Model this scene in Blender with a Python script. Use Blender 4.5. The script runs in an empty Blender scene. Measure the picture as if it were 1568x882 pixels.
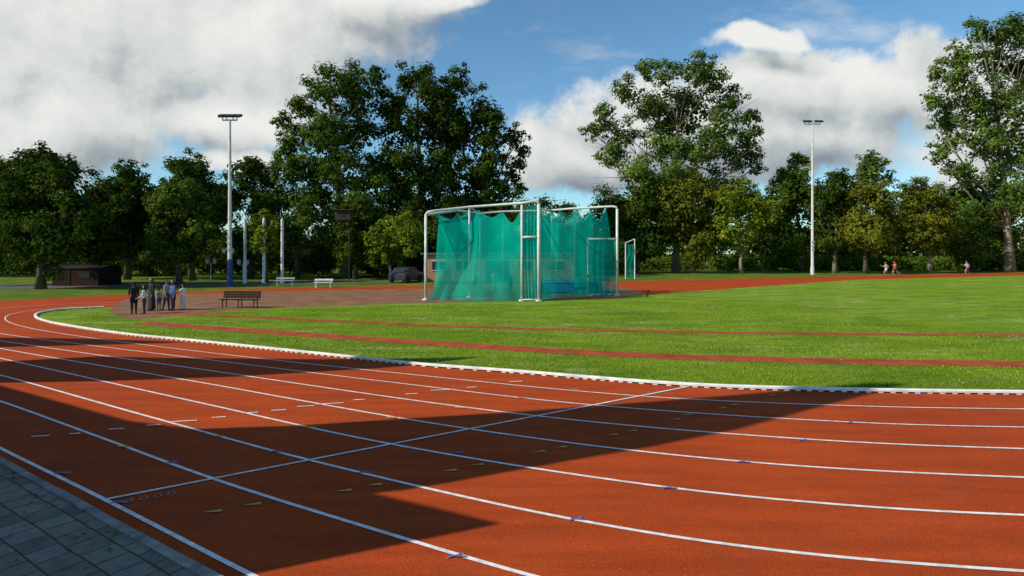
import bpy, math, random
import numpy as np
from mathutils import Vector, Matrix
random.seed(7); rng=np.random.default_rng(7)
F=900.0; H0=386.0; CH=2.9
scene=bpy.context.scene
def G(u,v,z=0.0):
    k=(CH-z)/(v-H0)
    return Vector(((u-784)*k,F*k,z))
def W(u,v,Y):
    return Vector(((u-784)/F*Y,Y,CH+(H0-v)/F*Y))
def gY(v): return F*CH/(v-H0)

# ---------------- helpers ----------------
def link(o,parent=None):
    scene.collection.objects.link(o)
    if parent: o.parent=parent
    return o
def empty(name,loc=(0,0,0)):
    e=bpy.data.objects.new(name,None); e.empty_display_size=.2; link(e); e.location=loc; return e
def mesh_obj(name,verts,faces,mat=None,parent=None,smooth=False):
    me=bpy.data.meshes.new(name); me.from_pydata([tuple(v) for v in verts],[],faces); me.update()
    o=bpy.data.objects.new(name,me)
    if mat: me.materials.append(mat)
    if smooth:
        for p in me.polygons: p.use_smooth=True
    return link(o,parent)
class MB:
    def __init__(s): s.v=[]; s.f=[]; s.m=[]
    def add(s,vs,fs,m=0):
        b=len(s.v); s.v+= [tuple(x) for x in vs]; s.f+=[tuple(b+i for i in f) for f in fs]; s.m+=[m]*len(fs)
    def box(s,c,size,rot=0,m=0,bev=0):
        sx,sy,sz=[a/2 for a in size]; ca,sa=math.cos(rot),math.sin(rot)
        if bev>0:
            prof=[(-sz,bev),(-sz+bev,0),(sz-bev,0),(sz,bev)]
            vs=[]
            for z,ins in prof:
                x=sx-ins;y=sy-ins;b=bev
                for px,py in [(-x+b,-y),(x-b,-y),(x,-y+b),(x,y-b),(x-b,y),(-x+b,y),(-x,y-b),(-x,-y+b)]:
                    vs.append((c[0]+px*ca-py*sa,c[1]+px*sa+py*ca,c[2]+z))
            fs=[tuple(range(7,-1,-1)),tuple(range(24,32))]
            for r in range(3):
                for i in range(8):
                    j=(i+1)%8; fs.append((r*8+i,r*8+j,r*8+8+j,r*8+8+i))
            s.add(vs,fs,m); return
        vs=[]
        for z in(-sz,sz):
            for px,py in[(-sx,-sy),(sx,-sy),(sx,sy),(-sx,sy)]:
                vs.append((c[0]+px*ca-py*sa,c[1]+px*sa+py*ca,c[2]+z))
        s.add(vs,[(3,2,1,0),(4,5,6,7),(0,1,5,4),(1,2,6,5),(2,3,7,6),(3,0,4,7)],m)
    def tube(s,pts,rs,n=8,m=0):
        pts=[Vector(p) for p in pts]
        if not isinstance(rs,(list,tuple)): rs=[rs]*len(pts)
        vs=[];up=None
        for i,p in enumerate(pts):
            d=(pts[min(i+1,len(pts)-1)]-pts[max(i-1,0)]).normalized()
            if up is None:
                up=Vector((1,0,0)) if abs(d.x)<.8 else Vector((0,1,0))
            a=(up-d*up.dot(d)).normalized(); b=d.cross(a); up=a
            for k in range(n):
                t=2*math.pi*k/n
                vs.append(p+(a*math.cos(t)+b*math.sin(t))*rs[i])
        fs=[]
        for i in range(len(pts)-1):
            for k in range(n):
                j=(k+1)%n; fs.append((i*n+k,i*n+j,i*n+n+j,i*n+n+k))
        fs.append(tuple(range(n-1,-1,-1))); fs.append(tuple((len(pts)-1)*n+k for k in range(n)))
        s.add(vs,fs,m)
    def capsule(s,p1,r1,p2,r2,n=12,m=0,sc=None):
        p1=Vector(p1);p2=Vector(p2); d=(p2-p1)
        if d.length<1e-5: d=Vector((0,0,1e-4))
        L=d.length; d.normalize(); pts=[];rs=[]
        for k in range(1,5):
            t=math.pi/2*k/4.5; pts.append(p1-d*r1*math.cos(t)); rs.append(r1*math.sin(t))
        pts.append(p1);rs.append(r1);pts.append(p2);rs.append(r2)
        for k in range(4,0,-1):
            t=math.pi/2*k/4.5; pts.append(p2+d*r2*math.cos(t)); rs.append(r2*math.sin(t))
        s.tube(pts,rs,n,m)
    def obj(s,name,mats=(),parent=None,smooth=False):
        o=mesh_obj(name,s.v,s.f,None,parent,smooth)
        for mt in mats: o.data.materials.append(mt)
        if len(mats)>1: o.data.polygons.foreach_set('material_index',s.m)
        return o
def catmull(pts,n=10):
    pts=[Vector(p) for p in pts]; P=[pts[0]*2-pts[1]]+pts+[pts[-1]*2-pts[-2]]; out=[]
    for i in range(1,len(P)-2):
        a,b,c,d=P[i-1:i+3]
        def tj(ti,p,q): return ti+max((q-p).length,1e-4)**.5
        t0=0;t1=tj(t0,a,b);t2=tj(t1,b,c);t3=tj(t2,c,d)
        for k in range(n):
            t=t1+(t2-t1)*k/n
            A1=a*((t1-t)/(t1-t0))+b*((t-t0)/(t1-t0)); A2=b*((t2-t)/(t2-t1))+c*((t-t1)/(t2-t1)); A3=c*((t3-t)/(t3-t2))+d*((t-t2)/(t3-t2))
            B1=A1*((t2-t)/(t2-t0))+A2*((t-t0)/(t2-t0)); B2=A2*((t3-t)/(t3-t1))+A3*((t-t1)/(t3-t1))
            out.append(B1*((t2-t)/(t2-t1))+B2*((t-t1)/(t2-t1)))
    out.append(pts[-1]); return out
def ribbon(mb,pts,w,z,m=0):
    vs=[]
    for i,p in enumerate(pts):
        d=(pts[min(i+1,len(pts)-1)]-pts[max(i-1,0)]); d.z=0; d.normalize(); n=Vector((-d.y,d.x,0))
        vs.append((p.x+n.x*w/2,p.y+n.y*w/2,z)); vs.append((p.x-n.x*w/2,p.y-n.y*w/2,z))
    mb.add(vs,[(2*i,2*i+1,2*i+3,2*i+2) for i in range(len(pts)-1)],m)

# ---------------- materials ----------------
def newmat(name):
    m=bpy.data.materials.new(name); m.use_nodes=True; nt=m.node_tree
    b=nt.nodes['Principled BSDF']; b.inputs['Roughness'].default_value=.8
    try: b.inputs['Specular IOR Level'].default_value=.2
    except: pass
    return m,nt,b
def N(nt,t,**kw):
    n=nt.nodes.new(t)
    for k,v in kw.items(): setattr(n,k,v)
    return n
def noise(nt,co,scale,detail=4,rough=.55):
    n=N(nt,'ShaderNodeTexNoise'); n.inputs['Scale'].default_value=scale; n.inputs['Detail'].default_value=detail; n.inputs['Roughness'].default_value=rough
    if co is not None: nt.links.new(co,n.inputs['Vector'])
    return n.outputs['Fac']
def ramp(nt,fac,stops):
    r=N(nt,'ShaderNodeValToRGB'); e=r.color_ramp.elements
    while len(e)<len(stops): e.new(.5)
    for el,(p,c) in zip(e,stops): el.position=p; el.color=(*c,1) if len(c)==3 else c
    nt.links.new(fac,r.inputs[0]); return r.outputs[0]
def mixc(nt,fac,a,b,mode='MIX'):
    m=N(nt,'ShaderNodeMix',data_type='RGBA',blend_type=mode)
    if isinstance(fac,(int,float)): m.inputs[0].default_value=fac
    else: nt.links.new(fac,m.inputs[0])
    for i,x in((6,a),(7,b)):
        if isinstance(x,tuple): m.inputs[i].default_value=(*x,1)
        else: nt.links.new(x,m.inputs[i])
    return m.outputs[2]
def bump(nt,b,h,dist,strength=.6):
    n=N(nt,'ShaderNodeBump'); n.inputs['Distance'].default_value=dist; n.inputs['Strength'].default_value=strength
    nt.links.new(h,n.inputs['Height']); nt.links.new(n.outputs[0],b.inputs['Normal'])
def simple(name,col,rough=.7,var=.25,scale=6,metal=0):
    m,nt,b=newmat(name); tc=N(nt,'ShaderNodeTexCoord').outputs['Object']
    f=noise(nt,tc,scale,3)
    c=ramp(nt,f,[(.3,tuple(x*(1-var) for x in col)),(.7,tuple(min(1,x*(1+var*.6)) for x in col))])
    nt.links.new(c,b.inputs['Base Color']); b.inputs['Roughness'].default_value=rough; b.inputs['Metallic'].default_value=metal
    return m
mt_track,nt,b=newmat('track_red_polyurethane'); geo=N(nt,'ShaderNodeNewGeometry').outputs['Position']
c1=ramp(nt,noise(nt,geo,.35,4,.6),[(.3,(.41,.060,.013)),(.7,(.52,.080,.016))])
c2=ramp(nt,noise(nt,geo,70,3,.85),[(.32,(.45,.43,.43)),(.62,(1.16,1.16,1.16))])
c=mixc(nt,1.0,c1,c2,'MULTIPLY')
st=ramp(nt,noise(nt,geo,1.3,7,.72),[(.5,(0,0,0)),(.85,(1,1,1))])
c=mixc(nt,st,c,(.28,.06,.024))
mpt=N(nt,'ShaderNodeMapping'); mpt.inputs['Rotation'].default_value=(0,0,math.radians(22)); mpt.inputs['Scale'].default_value=(.5,4,1); nt.links.new(geo,mpt.inputs[0])
st2=ramp(nt,noise(nt,mpt.outputs[0],.8,5,.6),[(.4,(.84,.84,.84)),(.65,(1.05,1.05,1.05))]); c=mixc(nt,1.0,c,st2,'MULTIPLY')
vo=N(nt,'ShaderNodeTexVoronoi'); vo.inputs['Scale'].default_value=4.3; nt.links.new(geo,vo.inputs['Vector'])
sp=ramp(nt,vo.outputs['Distance'],[(.024,(.8,.8,.8)),(.045,(0,0,0))])
c=mixc(nt,sp,c,(.5,.28,.18))
nt.links.new(c,b.inputs['Base Color']); b.inputs['Roughness'].default_value=.9; b.inputs['Specular IOR Level'].default_value=.08; bump(nt,b,noise(nt,geo,110,2,.7),.006,.8)
mt_apron=simple('apron_brown',(.23,.115,.06),.9,.35,.8)
mt_runway=simple('runway_red',(.36,.065,.022),.9,.35,1.5)
def grassmat(name,lo,mid,hi,dry=(.44,.46,.19)):
    m,nt,b=newmat(name); geo=N(nt,'ShaderNodeNewGeometry').outputs['Position']
    mp=N(nt,'ShaderNodeMapping'); mp.inputs['Scale'].default_value=(.45,1.0,1); mp.inputs['Rotation'].default_value=(0,0,.12); nt.links.new(geo,mp.inputs[0])
    a=ramp(nt,noise(nt,mp.outputs[0],.7,8,.74),[(.36,lo),(.5,mid),(.64,hi)])
    d=ramp(nt,noise(nt,geo,20,4,.85),[(.34,(.35,.4,.3)),(.66,(1.45,1.4,1.4))])
    c=mixc(nt,1.0,a,d,'MULTIPLY')
    s2=ramp(nt,noise(nt,mp.outputs[0],1.3,9,.82),[(.50,(0,0,0)),(.64,(1,1,1))])
    big=ramp(nt,noise(nt,mp.outputs[0],.16,4,.65),[(.42,(.05,.05,.05)),(.58,(.85,.85,.85))])
    s3=mixc(nt,1.0,s2,big,'MULTIPLY')
    c=mixc(nt,s3,c,dry)
    nt.links.new(c,b.inputs['Base Color']); b.inputs['Roughness'].default_value=.95; b.inputs['Specular IOR Level'].default_value=.05
    bump(nt,b,noise(nt,geo,14,4,.8),.07,1); return m
mt_grass=grassmat('infield_grass_material',(.12,.22,.012),(.19,.31,.018),(.28,.38,.035))
mt_ground=grassmat('park_grass',(.07,.12,.013),(.12,.18,.018),(.17,.24,.03),(.2,.25,.08))
mt_white=simple('white_line_paint',(.74,.73,.71),.6,.3,9)
mt_yellow=simple('yellow_mark_paint',(.5,.38,.06),.6,.4,30)
mt_blue=simple('blue_mark_paint',(.16,.14,.34),.6,.4,30)
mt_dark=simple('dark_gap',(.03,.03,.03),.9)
mt_kerb=simple('white_kerb',(.76,.76,.73),.5,.25,3)
mt_conc=simple('concrete',(.27,.255,.23),.9,.4,4)
mt_asph=simple('path_asphalt',(.11,.105,.10),.9,.3,2)
mt_galv=simple('painted_steel_white',(.62,.62,.60),.45,.2,3)
mt_grey=simple('galvanised_steel',(.42,.44,.46),.4,.15,5,.3)
mt_bluepole=simple('blue_pole_paint',(.05,.09,.22),.5)
mt_wood=simple('dark_wood',(.06,.04,.03),.7,.4,10)
mt_bark=simple('bark',(.10,.08,.055),.95,.5,3)
mt_barkl=simple('bark_light',(.24,.20,.14),.95,.45,3)
mt_brick,nt,b=newmat('brick_wall'); geo=N(nt,'ShaderNodeTexCoord').outputs['Object']
mp=N(nt,'ShaderNodeMapping'); mp.inputs['Rotation'].default_value=(math.pi/2,0,0); nt.links.new(geo,mp.inputs[0])
bt=N(nt,'ShaderNodeTexBrick'); bt.inputs['Scale'].default_value=4; bt.inputs['Color1'].default_value=(.46,.20,.10,1); bt.inputs['Color2'].default_value=(.36,.14,.07,1); bt.inputs['Mortar'].default_value=(.35,.3,.25,1)
nt.links.new(mp.outputs[0],bt.inputs['Vector']); nt.links.new(bt.outputs['Color'],b.inputs['Base Color'])
mt_glass=simple('window_glass',(.03,.04,.05),.15)
mt_roof=simple('roof_felt',(.10,.10,.10),.8)
mt_pave,nt,b=newmat('paving_slabs'); geo=N(nt,'ShaderNodeNewGeometry').outputs['Position']
mp=N(nt,'ShaderNodeMapping'); mp.inputs['Rotation'].default_value=(0,0,math.radians(33.5)); nt.links.new(geo,mp.inputs[0])
wn=N(nt,'ShaderNodeTexNoise'); wn.inputs['Scale'].default_value=1.5; nt.links.new(geo,wn.inputs['Vector'])
wm=N(nt,'ShaderNodeVectorMath',operation='MULTIPLY_ADD'); nt.links.new(wn.outputs['Color'],wm.inputs[0]); wm.inputs[1].default_value=(.05,.05,0); nt.links.new(mp.outputs[0],wm.inputs[2])
bt=N(nt,'ShaderNodeTexBrick'); bt.inputs['Scale'].default_value=1; bt.inputs['Brick Width'].default_value=.3; bt.inputs['Row Height'].default_value=.3; bt.inputs['Mortar Size'].default_value=.009; bt.inputs['Mortar Smooth'].default_value=.3; bt.inputs['Bias'].default_value=0
bt.inputs['Color1'].default_value=(.26,.23,.19,1); bt.inputs['Color2'].default_value=(.15,.135,.115,1); bt.inputs['Mortar'].default_value=(.05,.05,.028,1)
nt.links.new(wm.outputs[0],bt.inputs['Vector'])
d=ramp(nt,noise(nt,geo,5,8,.75),[(.3,(.5,.5,.5)),(.7,(1.25,1.25,1.2))])
c=mixc(nt,1.0,bt.outputs['Color'],d,'MULTIPLY')
ms=ramp(nt,noise(nt,geo,2.5,9,.8),[(.54,(0,0,0)),(.72,(1,1,1))]); c=mixc(nt,ms,c,(.065,.07,.035))
nt.links.new(c,b.inputs['Base Color']); bump(nt,b,bt.outputs['Fac'],-.008,.9)
mt_net,nt,b=newmat('teal_netting'); out=nt.nodes['Material Output']; nt.nodes.remove(b)
tr=N(nt,'ShaderNodeBsdfTransparent'); mx=N(nt,'ShaderNodeMixShader'); tl=N(nt,'ShaderNodeBsdfTranslucent'); df=N(nt,'ShaderNodeBsdfDiffuse'); m2=N(nt,'ShaderNodeMixShader')
tc=N(nt,'ShaderNodeTexCoord').outputs['Object']
col=ramp(nt,noise(nt,tc,.7,4,.6),[(.3,(.0,.38,.28)),(.7,(.005,.60,.46))])
nt.links.new(col,tl.inputs[0]); nt.links.new(col,df.inputs[0]); m2.inputs[0].default_value=.5
nt.links.new(df.outputs[0],m2.inputs[1]); nt.links.new(tl.outputs[0],m2.inputs[2])
fac=ramp(nt,noise(nt,tc,.5,2),[(.3,(.60,.60,.60)),(.7,(.74,.74,.74))])
nt.links.new(fac,mx.inputs[0]); nt.links.new(tr.outputs[0],mx.inputs[1]); nt.links.new(m2.outputs[0],mx.inputs[2]); nt.links.new(mx.outputs[0],out.inputs[0])
def leafmat(name,lo,hi,trans=.25):
    m,nt,b=newmat(name); out=nt.nodes['Material Output']; nt.nodes.remove(b)
    g=N(nt,'ShaderNodeNewGeometry')
    c=ramp(nt,g.outputs['Random Per Island'],[(0,lo),(1,hi)])
    v=ramp(nt,noise(nt,g.outputs['Position'],.28,1,.6),[(.35,(.62,.68,.6)),(.65,(1.3,1.2,1.1))])
    c=mixc(nt,1.0,c,v,'MULTIPLY')
    df=N(nt,'ShaderNodeBsdfDiffuse'); nt.links.new(c,df.inputs[0])
    tl=N(nt,'ShaderNodeBsdfTranslucent'); nt.links.new(c,tl.inputs[0]); mx=N(nt,'ShaderNodeMixShader'); mx.inputs[0].default_value=trans
    nt.links.new(df.outputs[0],mx.inputs[1]); nt.links.new(tl.outputs[0],mx.inputs[2]); nt.links.new(mx.outputs[0],out.inputs[0]); return m
lf_dark=leafmat('leaf_dark',(.022,.045,.007),(.075,.12,.018))
lf_pop=leafmat('leaf_poplar',(.035,.07,.010),(.125,.19,.028))
lf_gray=leafmat('leaf_poplar_light',(.045,.085,.016),(.16,.24,.05))
lf_olive=leafmat('leaf_olive',(.06,.08,.010),(.19,.20,.025))
lf_bright=leafmat('leaf_bright',(.09,.14,.012),(.23,.29,.03))

# ---------------- ground, track ----------------
S=900
mesh_obj('ground',[(-S,-S,0),(S,-S,0),(S,S,0),(-S,S,0)],[(0,1,2,3)],mt_ground)
def poly(name,pts,z,mat):
    return mesh_obj(name,[(p[0],p[1],z) for p in pts],[tuple(range(len(pts)))],mat)
kerb_px=[(2300,612),(1900,608),(1568,604),(1300,600),(1055,592),(784,571),(640,560),(500,545),(300,524),(200,514),(110,501),(70,493),(55,486),(62,480),(95,475),(170,471)]
kerb=catmull([G(*p) for p in kerb_px],14)
far_in=[(300,464),(450,459),(650,456),(950,454),(1100,443.5),(1300,429),(1568,422),(2400,420)]
tr_out=[G(0,703),G(330,883)]
dv=(tr_out[1]-tr_out[0]).normalized()
outer=[G(*p) for p in [(2400,415),(1568,417.3),(1240,424),(950,431),(650,437),(400,442),(190,451),(0,461),(-250,470)]]
outer+= [Vector((-48,24,0)),Vector((-40,17,0)),Vector((-24,19,0)),tr_out[0],tr_out[1],tr_out[1]+dv*14,tr_out[1]+dv*60,Vector((160,-30,0))]
poly('running_track',outer,.004,mt_track)
poly('infield_grass',[*kerb,*[G(*p) for p in far_in]],.008,mt_grass)
apr=catmull([G(*p) for p in [(168,474),(180,484),(205,489),(260,485),(330,478),(420,472),(560,467),(650,464.5),(950,457.5)]],8)+[G(*p) for p in [(990,448),(950,440),(650,442),(400,447),(250,453),(190,459)]]
poly('apron_surface',apr,.012,mt_apron)
mb=MB()
rw1=catmull([G(*p) for p in [(250,479),(400,487),(600,496),(784,503),(1100,509.5),(1568,514),(2200,518)]],8)
rw2=catmull([G(*p) for p in [(215,495),(400,508),(600,522),(800,535),(1000,545.5),(1300,554),(1568,558),(2200,563)]],8)
ribbon(mb,rw1,.6,.016); ribbon(mb,rw2,.85,.016); mb.obj('runway_strips',[mt_runway])
poly('asphalt_path',[G(*p) for p in [(-300,446),(150,441),(420,437),(640,433),(640,430),(420,432),(150,435),(-300,438)]],.016,mt_asph)

lines=[
 [(-60,655),(0,687),(160,766),(385,882),(560,970)],
 [(-60,597),(0,615),(160,673),(335,737),(560,808),(810,882),(1000,930),(1300,985)],
 [(-80,557),(0,575),(240,642),(480,707),(870,795),(1180,843),(1568,876),(2100,900)],
 [(-80,532),(0,549),(300,616),(610,683),(1020,747),(1300,775),(1568,790),(2100,805)],
 [(-80,518),(0,534),(300,585),(728,659),(1130,707),(1568,732),(2100,742)],
 [(-80,508),(0,522),(300,565),(825,638),(1230,673),(1568,688),(2100,695)],
 [(200,462),(60,468),(-50,477),(-75,486),(-50,500),(0,511),(300,549),(600,586),(910,621),(1300,647),(1568,655),(2100,660)],
 [(210,465),(120,469.5),(55,475),(18,481),(8,489),(30,499),(100,512),(300,538),(620,573),(980,607),(1300,622),(1568,627),(2100,631)],
]
mb=MB()
for i,l in enumerate(lines):
    ribbon(mb,catmull([G(*p) for p in l],12),.045 if i>5 else .052,.008+.004)
mb.obj('lane_lines',[mt_white])
mb=MB()
fl=[G(158,767),G(1058,592)]
ribbon(mb,[fl[0].lerp(fl[-1],t/30) for t in range(31)],.05,.016)
mb.obj('finish_line',[mt_white])
def mark(mb,u,v,L,Wd,ang,m,tri=False,z=.0165):
    c=G(u,v); d=Vector((math.cos(ang),math.sin(ang),0)); n=Vector((-d.y,d.x,0))
    if tri: vs=[c-d*L/2-n*Wd/2,c+d*L/2,c-d*L/2+n*Wd/2]
    else: vs=[c-d*L/2-n*Wd/2,c+d*L/2-n*Wd/2,c+d*L/2+n*Wd/2,c-d*L/2+n*Wd/2]
    mb.add([(p.x,p.y,z) for p in vs],[tuple(range(len(vs)))],m)
mb=MB()
for (u,v,L) in [(235,652,.22),(282,646,.4),(335,640,.22),(384,633,.25),(427,629,.25),(468,623,.3),(505,619,.5),(550,613,.22),(630,604,.25),(678,598,.5),(722,594,.22),(790,585,.3),(62,669,.25),(178,658,.22),(115,665,.15)]:
    mark(mb,u,v,L,.045,math.radians(12),0)
for (u,v) in [(190,685),(335,669),(475,655),(600,640),(705,625),(800,610),(880,597)]:
    mark(mb,u,v,.2,.06,math.radians(-8),1)
for (u,v) in [(325,785),(385,774),(525,753),(572,744),(688,722),(730,713),(824,693),(858,686),(937,667),(967,661),(1034,643),(1052,636),(1105,626),(1122,621),(1180,606)]:
    mark(mb,u,v,.2,.07,math.radians(-165),1,True)
for (u,v) in [(95,725),(262,709),(420,692),(556,724),(700,694),(1135,708),(1022,748),(882,796),(697,853),(1228,675),(1300,648),(1408,605.5),(182,770)]:
    mark(mb,u,v,.17,.028,math.radians(28),2); mark(mb,u+4,v+1,.17,.028,math.radians(-10),2,z=.0205)
mb.obj('lane_markings',[mt_white,mt_yellow,mt_blue])
tx=bpy.data.curves.new('lane_numbers','FONT'); tx.body='8000'; tx.size=.2; tx.space_character=1.4; to=link(bpy.data.objects.new('lane_numbers',tx)); p=G(190,773); to.location=(p.x,p.y,.0165); to.rotation_euler=(0,0,math.radians(30)); tx.materials.append(simple('faded_white',(.3,.16,.12),.7))
kp=kerb[:]
dense=[]
for a,b_ in zip(kp[:-1],kp[1:]):
    n=max(1,int((b_-a).length/.1)); dense+=[a.lerp(b_,k/n) for k in range(n)]
mb=MB()
def sweep(mb,pts,prof,m=0):
    vs=[];k=len(prof)
    for i,p in enumerate(pts):
        d=(pts[min(i+1,len(pts)-1)]-pts[max(i-1,0)]); d.normalize(); n=Vector((-d.y,d.x,0))
        for o,z in prof: vs.append((p.x+n.x*o,p.y+n.y*o,z))
    fs=[(i*k+j,i*k+(j+1)%k,(i+1)*k+(j+1)%k,(i+1)*k+j) for i in range(len(pts)-1) for j in range(k)]
    mb.add(vs,fs,m)
sweep(mb,dense[::2],[(-.05,.035),(-.05,.075),(-.02,.09),(.04,.09),(.06,.075),(.06,.035)])
last=None
for i in range(0,len(dense)-1):
    p=dense[i]
    if last is None or (p-last).length>.2:
        d=(dense[i+1]-p).normalized(); mb.box((p.x,p.y,.019),(.10,.10,.032),math.atan2(d.y,d.x),0); last=p
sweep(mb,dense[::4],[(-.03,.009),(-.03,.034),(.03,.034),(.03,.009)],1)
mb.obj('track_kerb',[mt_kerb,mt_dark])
nrm=Vector((-dv.y,dv.x,0)); 
if nrm.y<0: nrm=-nrm
a0=tr_out[0]-dv*14; a1=tr_out[0]+dv*70
poly('paving',[a0-nrm*.1,a1-nrm*.1,a1-nrm*30,a0-nrm*30],.03,mt_pave)
mb=MB(); n=84
for i in range(n):
    c=a0+dv*(i+.5)-nrm*(.05+rng.uniform(-.004,.004)); mb.box((c.x,c.y,.02+rng.uniform(-.004,.003)),(.985,.10,.06),math.atan2(dv.y,dv.x)+rng.uniform(-.003,.003),0,bev=.008)
mb.obj('paving_kerb',[mt_conc])

# ---------------- sun + unseen shadow caster ----------------
SAZ=math.radians(24); SEL=math.radians(35)
av=Vector((math.cos(SAZ),math.sin(SAZ),0)); off=-1.5
def caster_pt(g):
    s=(nrm.dot(g)-off)/nrm.dot(av); b_=g-av*s; return Vector((b_.x,b_.y,s*math.tan(SEL)))
sh=[(770,802),(560,752),(680,741),(850,710),(1000,684),(1130,658),(1250,625),(1395,588),(1330,587),(1150,603),(1000,615),(800,630),(640,640),(450,652),(300,657),(200,645),(0,590),(-60,578),
    (0,584),(200,581),(400,574),(620,561),(745,547),(640,549),(480,550),(250,548),(150,546),(0,554),(-60,548),(0,531),(130,528),(285,524),(150,519),(0,517),(-150,506),(-400,500)]
fp=[caster_pt(G(*p)) for p in sh]
pA=Vector((fp[0].x,fp[0].y,0)); pB=Vector((fp[-1].x,fp[-1].y,0))
prof=[pA]+fp+[pB]; k=len(prof); back=-av*.5
caster=empty('shadow_caster',pA)  # unseen stand-in for a building, outline cut to throw the track shadows
vs=[p-pA for p in prof]+[p+back-pA for p in prof]
mesh_obj('shadow_cutout',vs,[tuple(range(k)),tuple(range(2*k-1,k-1,-1))]+[(i,(i+1)%k,k+(i+1)%k,k+i) for i in range(k)],mt_brick,caster)
mb=MB(); ang=math.atan2(dv.y,dv.x)
for i in range(6):
    c=-dv*(2+i*2.8)+nrm*.02; mb.box((c.x,c.y,1.6),(1.5,.06,1.2),ang,0); 
    for s_ in(-.78,.78):
        e=c+dv*s_+nrm*.02; mb.box((e.x,e.y,1.6),(.06,.08,1.32),ang,1)
    mb.box((c.x+nrm.x*.02,c.y+nrm.y*.02,.97),(1.5,.1,.06),ang,1)
mb.obj('caster_windows',[mt_glass,mt_white],caster)
d=Vector((math.cos(SAZ)*math.cos(SEL),math.sin(SAZ)*math.cos(SEL),-math.sin(SEL)))
sl=bpy.data.lights.new('sun','SUN'); sl.energy=5.0; sl.angle=math.radians(.5); sl.color=(1,.92,.74)
so=link(bpy.data.objects.new('sun',sl)); so.rotation_euler=d.to_track_quat('-Z','Y').to_euler(); so.location=(-20,-20,30)

# ---------------- world ----------------
w=bpy.data.worlds.new('World'); scene.world=w; w.use_nodes=True; nt=w.node_tree; nt.nodes.clear()
out=N(nt,'ShaderNodeOutputWorld'); sky=N(nt,'ShaderNodeTexSky',sky_type='NISHITA'); sky.sun_disc=False; sky.sun_elevation=SEL; sky.sun_rotation=math.atan2(-av.x,-av.y)%(2*math.pi); sky.ozone_density=1.2; sky.dust_density=.2
tint=mixc(nt,1.0,sky.outputs[0],(.75,1.10,1.22),'MULTIPLY')
bg=N(nt,'ShaderNodeBackground'); bg.inputs[1].default_value=.115; nt.links.new(tint,bg.inputs[0])
grp=bpy.data.node_groups.new('cloud_density','ShaderNodeTree')
grp.interface.new_socket('P',in_out='INPUT',socket_type='NodeSocketVector'); grp.interface.new_socket('D',in_out='OUTPUT',socket_type='NodeSocketFloat')
gi=grp.nodes.new('NodeGroupInput'); go=grp.nodes.new('NodeGroupOutput')
def VM(nt,op,a,b=None):
    n=N(nt,'ShaderNodeVectorMath',operation=op)
    for i,x in enumerate((a,b)):
        if x is None: continue
        if isinstance(x,tuple): n.inputs[i].default_value=x
        else: nt.links.new(x,n.inputs[i])
    return n.outputs['Value'] if op in('LENGTH','DOT_PRODUCT') else n.outputs[0]
def M(nt,op,a,b=None,c=None,clamp=False):
    n=N(nt,'ShaderNodeMath',operation=op,use_clamp=clamp)
    for i,x in enumerate((a,b,c)):
        if x is None: continue
        if isinstance(x,(int,float)): n.inputs[i].default_value=x
        else: nt.links.new(x,n.inputs[i])
    return n.outputs[0]
P=gi.outputs[0]
nz=N(grp,'ShaderNodeTexNoise'); nz.inputs['Scale'].default_value=3.2; nz.inputs['Detail'].default_value=4; grp.links.new(P,nz.inputs['Vector'])
wv=VM(grp,'MULTIPLY',VM(grp,'SUBTRACT',nz.outputs['Color'],(.5,.5,.5)),(.3,.18,0))
PW=VM(grp,'ADD',P,wv)
blobs=[(150,60,320,140),(330,70,300,95),(90,190,240,75),(310,175,170,50),(530,20,150,50),(660,0,90,24),(385,240,80,20),
 (870,240,140,60),(1010,190,180,62),(1180,150,140,65),(1340,130,200,80),(1500,170,180,95),(1200,215,260,65),(1150,75,110,26),(-500,150,400,160),(2100,150,400,130)]
cur=None
for (u,v,ru,rv) in blobs:
    c=((u-784)/F,(H0-v)/F,0)
    q=VM(grp,'MULTIPLY',VM(grp,'SUBTRACT',PW,c),(F/ru,F/rv,0))
    r=M(grp,'SUBTRACT',1.0,VM(grp,'LENGTH',q))
    cur=r if cur is None else M(grp,'SMOOTH_MAX',cur,r,.25)
cur=M(grp,'MAXIMUM',cur,-.8)
n2=noise(grp,P,7.0,8,.62); n2s=M(grp,'MULTIPLY',M(grp,'SUBTRACT',n2,.5),1.8)
n3=noise(grp,VM(grp,'MULTIPLY',P,(1,1.6,1)),2.3,3,.5); n3s=M(grp,'MULTIPLY',M(grp,'SUBTRACT',n3,.5),.7)
grp.links.new(M(grp,'ADD',M(grp,'ADD',cur,n2s),n3s),go.inputs[0])
tc=N(nt,'ShaderNodeTexCoord').outputs['Generated']; sx=N(nt,'ShaderNodeSeparateXYZ'); nt.links.new(tc,sx.inputs[0])
yy=M(nt,'MAXIMUM',sx.outputs[1],.08)
cx=N(nt,'ShaderNodeCombineXYZ'); nt.links.new(M(nt,'DIVIDE',sx.outputs[0],yy),cx.inputs[0]); nt.links.new(M(nt,'DIVIDE',sx.outputs[2],yy),cx.inputs[1])
def dens(vec):
    g=nt.nodes.new('ShaderNodeGroup'); g.node_tree=grp; nt.links.new(vec,g.inputs[0]); return g.outputs[0]
D0=dens(cx.outputs[0]); D1=dens(VM(nt,'ADD',cx.outputs[0],(-.03,.045,0)))
rel=M(nt,'SUBTRACT',D0,D1)
mr=N(nt,'ShaderNodeMapRange',interpolation_type='SMOOTHSTEP'); mr.inputs['From Min'].default_value=-.2; mr.inputs['From Max'].default_value=.28; nt.links.new(D0,mr.inputs[0])
front=N(nt,'ShaderNodeMapRange'); front.inputs['From Min'].default_value=.1; front.inputs['From Max'].default_value=.35; nt.links.new(sx.outputs[1],front.inputs[0])
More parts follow.
